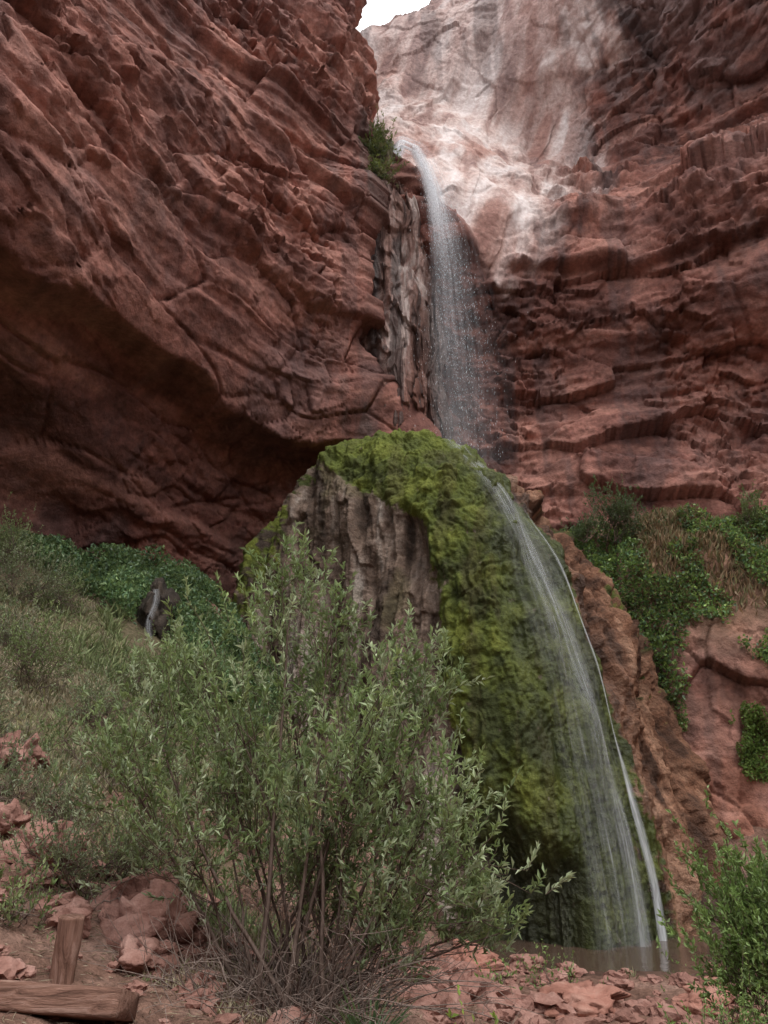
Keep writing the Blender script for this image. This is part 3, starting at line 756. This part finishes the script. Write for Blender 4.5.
p_ = outcrop_pt(x[keep], v[keep])
vine('vine_foliage', p_, np.tile([0, -.85, .5], (len(p_), 1)), [(.105, .185, .07), (.145, .235, .07), (.21, .30, .08), (.085, .15, .075)], .12, .7, .34)
n = 9000
x = 8.9+3*rng.random(n); v = .32+.12*rng.random(n); nn = fbm(np.stack([x*1.4, v*12, x*0], 1), 3, 302); keep = (nn > .0) & (x+nn*1.2 > 9.6)
p_ = outcrop_pt(x[keep], v[keep])
vine('vine_foliage', p_, np.tile([0, -.85, .5], (len(p_), 1)), [(.13, .21, .05), (.18, .27, .07)], .09, .7, .3)
n = 16000
x = 7.6+8*rng.random(n); v = .60+.32*rng.random(n)**.6; p_ = outcrop_pt(x, v)
leaf_mesh('dry_grass', p_, rng.normal(size=(n, 3))*.35+np.array([0, -.3, 1.0]), .18+.22*rng.random(n), np.full(n, .02), tintset(n, [(.32, .23, .14), (.28, .18, .10), (.20, .19, .09)]), M_grass)
n = 70000
x = -11+8.4*rng.random(n); y = 15.5+7*rng.random(n)
z = gz(x, y, False); nn = fbm(np.stack([x*.6, y*.6, x*0], 1), 3, 311)
band = np.interp(x, [-11, -9, -6, -4.5, -3], [17.6, 17.2, 17.3, 17.2, 17.4])
wid = np.interp(x, [-11, -7, -5.5, -3], [2.2, 2.6, 4.2, 4.4])
keep = (y > band+nn*.6) & (y < band+wid+nn*.5) & (nn > -.55) & ~((np.abs(x+5.35) < .36) & (y < 18.2))
p_ = np.stack([x, y, z], 1)[keep]
vine('ivy_foliage', p_, np.tile([0, -.5, .85], (len(p_), 1)), [(.115, .20, .095), (.15, .235, .105), (.19, .27, .12), (.085, .15, .08)], .11, .65, .42)

# ------------------------------------------------------------------ grass
def grass(name, n, xr, yr, maskf, hl, cols, w=.012):
    nt = n//14
    tx = xr[0]+(xr[1]-xr[0])*rng.random(nt); ty = yr[0]+(yr[1]-yr[0])*rng.random(nt)
    nn = fbm(np.stack([tx*.7, ty*.7, tx*0], 1), 3, 321)
    k = maskf(tx, ty, nn); tx = tx[k]; ty = ty[k]; nn = nn[k]
    cl = fbm(np.stack([tx*.45, ty*.45, tx*0+4], 1), 2, 325)
    hs = (hl[0]+(hl[1]-hl[0])*rng.random(len(tx)))*(.7+.5*(cl > 0)); cols = np.array(cols)
    ci = np.clip(((cl+.7)/1.4+rng.normal(0, .22, len(tx)))*len(cols), 0, len(cols)-1).astype(int); tc_ = cols[ci]*(.65+.7*rng.random((len(tx), 1)))
    rep = 14
    x = np.repeat(tx, rep)+rng.normal(0, .05, len(tx)*rep); y = np.repeat(ty, rep)+rng.normal(0, .05, len(tx)*rep)
    z = gz(x, y, False)-.01
    m = len(x)
    D_ = np.stack([(x-np.repeat(tx, rep))*9+rng.normal(0, .3, m), (y-np.repeat(ty, rep))*9+rng.normal(0, .3, m), np.ones(m)], 1)
    return leaf_mesh(name, np.stack([x, y, z], 1), D_, np.repeat(hs, rep)*(.4+.8*rng.random(m)), w*(.7+.6*rng.random(m))*(.6+y/16), np.repeat(tc_, rep, 0)*(.75+.5*rng.random((m, 1))), M_grass, None, .10, .35)
gc = [(.40, .34, .23), (.35, .31, .19), (.28, .28, .14), (.22, .26, .115), (.24, .29, .13), (.185, .235, .105)]
grass('grass', 120000, (-12, -1.2), (8, 19.5), lambda x, y, n: (gz(x, y, False) > 1.1+n*.9) & (n > -.35) & (x < -1.4) & ~((np.abs(x+5.35) < .5) & (y > 16.4)), (.10, .30), gc, .015)
grass('grass', 16000, (-4.5, -.5), (6.0, 11), lambda x, y, n: (n > -.1), (.07, .2), gc)
grass('grass', 4000, (-1, 6.5), (8, 15.0), lambda x, y, n: (n > .45), (.08, .2), [(.2, .19, .1), (.15, .20, .06)])
n = 9000
x = -4+6*rng.random(n); y = 4.8+5.2*rng.random(n); z = gz(x, y)+.012
Dl = rng.normal(size=(n, 3)); Dl[:, 2] *= .12
leaf_mesh('leaf_litter', np.stack([x, y, z], 1), Dl, .03+.14*rng.random(n)**2, np.full(n, .008), tintset(n, [(.25, .18, .12), (.12, .07, .05), (.34, .28, .20)]), M_grass, None, .03)
e = empty('agave_plant'); n = 46
a = rng.random(n)*6.283; el = .35+1.0*rng.random(n)
base = np.array([-.12, 6.3, float(gz(np.array([-.12]), np.array([6.3]))[0])])
Dv = np.stack([np.cos(a)*np.cos(el), np.sin(a)*np.cos(el), np.sin(el)], 1)
leaf_mesh('leaves', np.tile(base, (n, 1)), Dv, .32+.2*rng.random(n), np.full(n, .03), tintset(n, [(.08, .13, .06), (.14, .20, .09)]), M_leaf, e, .03, .3)

# ------------------------------------------------------------------ boulders
import bmesh
def ico(sub):
    bm = bmesh.new(); bmesh.ops.create_icosphere(bm, subdivisions=sub, radius=1)
    V = np.array([v.co[:] for v in bm.verts]); F = np.array([[v.index for v in f.verts] for f in bm.faces]); bm.free()
    return V, F
I5 = ico(5); I3 = ico(3)
def rockverts(base, c, s, seed):
    V = base[0]; R = np.random.default_rng(seed)
    p = V*1.3+R.random(3)*50
    f, e1 = facets(p, seed, 1.1); f2, _ = facets(p*2.3, seed+5)
    r = 1+.45*f+.12*f2+.12*fbm(p, 3, seed)-.05*np.exp(-(e1/.06)**2)
    Q = V*r[:, None]; a = R.random()*6.28
    Q = Q*np.array(s); ca, sa = math.cos(a), math.sin(a)
    Q = Q@np.array([[ca, sa, 0], [-sa, ca, 0], [0, 0, 1]])
    return Q+np.array(c)
def boulder(x, y, s, seed, mat=M_stone, name='boulder', up=.35):
    z = float(gz(np.array([x]), np.array([y]), False)[0])
    V = rockverts(I5, (x, y, z+s[2]*up), s, seed)
    mk(name, V, I5[1], mat, True); return V
boulder(-3.25, 7.9, (.30, .28, .27), 501)
boulder(-2.0, 7.3, (.42, .28, .28), 502)
boulder(-2.25, 7.75, (.35, .25, .30), 503)
boulder(-1.85, 6.75, (.26, .2, .15), 504)
boulder(-2.55, 6.9, (.18, .16, .12), 505)
boulder(-4.6, 9.9, (.35, .3, .25), 506)
boulder(-3.9, 8.3, (.25, .2, .2), 507)
boulder(2.6, 11.6, (.75, .5, .20), 508, M_pinkst)
boulder(4.6, 12.4, (.7, .5, .20), 509, M_pinkst)
boulder(1.2, 12.6, (.5, .4, .25), 510, M_pinkst)
boulder(6.9, 15.9, (.45, .3, .22), 511, M_stone)
boulder(2.5, 15.3, (.35, .3, .16), 512, M_stone)
# wet niche with the small side trickle in the ivy bank
boulder(-5.35, 17.75, (.55, .40, .95), 520, M_wetst, 'seep_rock', .2)
zs = float(gz(np.array([-5.35]), np.array([17.4]), False)[0])
cz = np.linspace(0, 1, 30)
C = np.stack([-5.30+.05*np.sin(cz*7), 17.20-.12*cz, zs+.95-1.2*cz], 1)
ribbon('side_trickle', C, np.full(30, .09), np.tile([1., 0, 0], (30, 1)), np.full(30, .9), M_film, .25, 6, wf)
Vs = []; Fs = []; off = 0; R_ = np.random.default_rng(77)
nrk = 480
for i in range(nrk):
    x = -.3+8*R_.random(); y = 8.5+6.6*R_.random()**.8
    s0 = .05+.22*R_.random()**2.5
    if y > 12.5: s0 *= .7
    if i > 290: x = -4.8+4.6*R_.random(); y = 5.3+4.4*R_.random(); s0 *= .5
    z = float(gz(np.array([x]), np.array([y]), False)[0])
    V = rockverts(I3, (x, y, z+.25*s0), (s0*1.3, s0, s0*.7), 600+i)
    Vs.append(V); Fs.append(I3[1]+off); off += len(V)
V = np.vstack(Vs)
mk('creek_rocks', V, np.vstack(Fs), M_stone, False)

# ------------------------------------------------------------------ wooden post and bench board
def log(name, p0, p1, r, box=None, seed=1, mat=None):
    p0 = np.array(p0, float); p1 = np.array(p1, float); n = 60; k = 48
    t = np.linspace(0, 1, n); d = unit(p1-p0)
    a = unit(np.cross(d, np.array([0, .3, 1.0]))); b = unit(np.cross(a, d))
    an = np.linspace(0, 2*math.pi, k, endpoint=False)
    ca, sa = np.cos(an), np.sin(an)
    if box:
        ca = np.sign(ca)*np.abs(ca)**.25*box[0]/r; sa = np.sign(sa)*np.abs(sa)**.25*box[1]/r
    rr = r*(1+.03*np.sin(t*5+seed))
    tt_ = np.concatenate([[0], t, [1]]); rr = np.concatenate([[.001], rr, [.001]]); rr[1] *= .95; rr[-2] *= .95
    P_ = (p0+(p1-p0)*tt_[:, None])[:, None]+rr[:, None, None]*(a*ca[None, :, None]+b*sa[None, :, None])
    q = P_.reshape(-1, 3); P_ = P_+(fbm(q*(np.array([3, 8, 8.]) if box else np.array([9, 9, 3.])), 4, seed)*.009)[:, None].reshape(n+2, k, 1)*(a*ca[None, :, None]+b*sa[None, :, None])/max(1, 1)
    mk(name, P_.reshape(-1, 3), grid_faces(n+2, k, True), mat or M_wood, True)
zb = float(gz(np.array([-2.15]), np.array([6.0]))[0])
log('wooden_post', (-2.22, 6.0, zb-.1), (-2.19, 5.98, .76), .082, None, 3, M_wood2)
log('bench_board', (-3.6, 5.72, .38), (-1.62, 5.6, .31), .1, (.20, .085), 5)

# ------------------------------------------------------------------ world, sun, camera
w = bpy.data.worlds.new('World'); scene.world = w; w.use_nodes = True
nt = w.node_tree; nt.nodes.clear()
out = nt.nodes.new('ShaderNodeOutputWorld'); bg = nt.nodes.new('ShaderNodeBackground')
sky = nt.nodes.new('ShaderNodeTexSky'); sky.sky_type = 'NISHITA'; sky.sun_disc = False
sky.sun_elevation = math.radians(62); sky.sun_rotation = math.radians(140); sky.dust_density = 3; sky.air_density = 1
mx = nt.nodes.new('ShaderNodeMix'); mx.data_type = 'RGBA'; mx.inputs[0].default_value = .85
mx.inputs[7].default_value = (15.5, 15.5, 15.6, 1)
nt.links.new(sky.outputs[0], mx.inputs[6]); nt.links.new(mx.outputs[2], bg.inputs[0]); nt.links.new(bg.outputs[0], out.inputs[0])
bg.inputs[1].default_value = 0.15

from mathutils import Vector
sl = bpy.data.lights.new('sun', 'SUN'); sl.energy = 1.5; sl.angle = math.radians(16); sl.color = (1, .97, .92)
so = bpy.data.objects.new('sun', sl); scene.collection.objects.link(so)
e_, r_ = math.radians(62), math.radians(140)
tosun = Vector((math.sin(r_)*math.cos(e_), math.cos(r_)*math.cos(e_), math.sin(e_)))
so.rotation_euler = tosun.to_track_quat('Z', 'Y').to_euler(); so.location = (5, -10, 40)

cam = bpy.data.cameras.new('camera'); co = bpy.data.objects.new('camera', cam); scene.collection.objects.link(co)
cam.sensor_fit = 'VERTICAL'; cam.sensor_height = 24; cam.lens = 760/1024*24; cam.clip_end = 1000; cam.clip_start = .05
co.location = (0, 0, 1.6); co.rotation_euler = (math.radians(110), 0, 0)
scene.camera = co
scene.view_settings.view_transform = 'Standard'; scene.view_settings.look = 'None'; scene.view_settings.exposure = 0
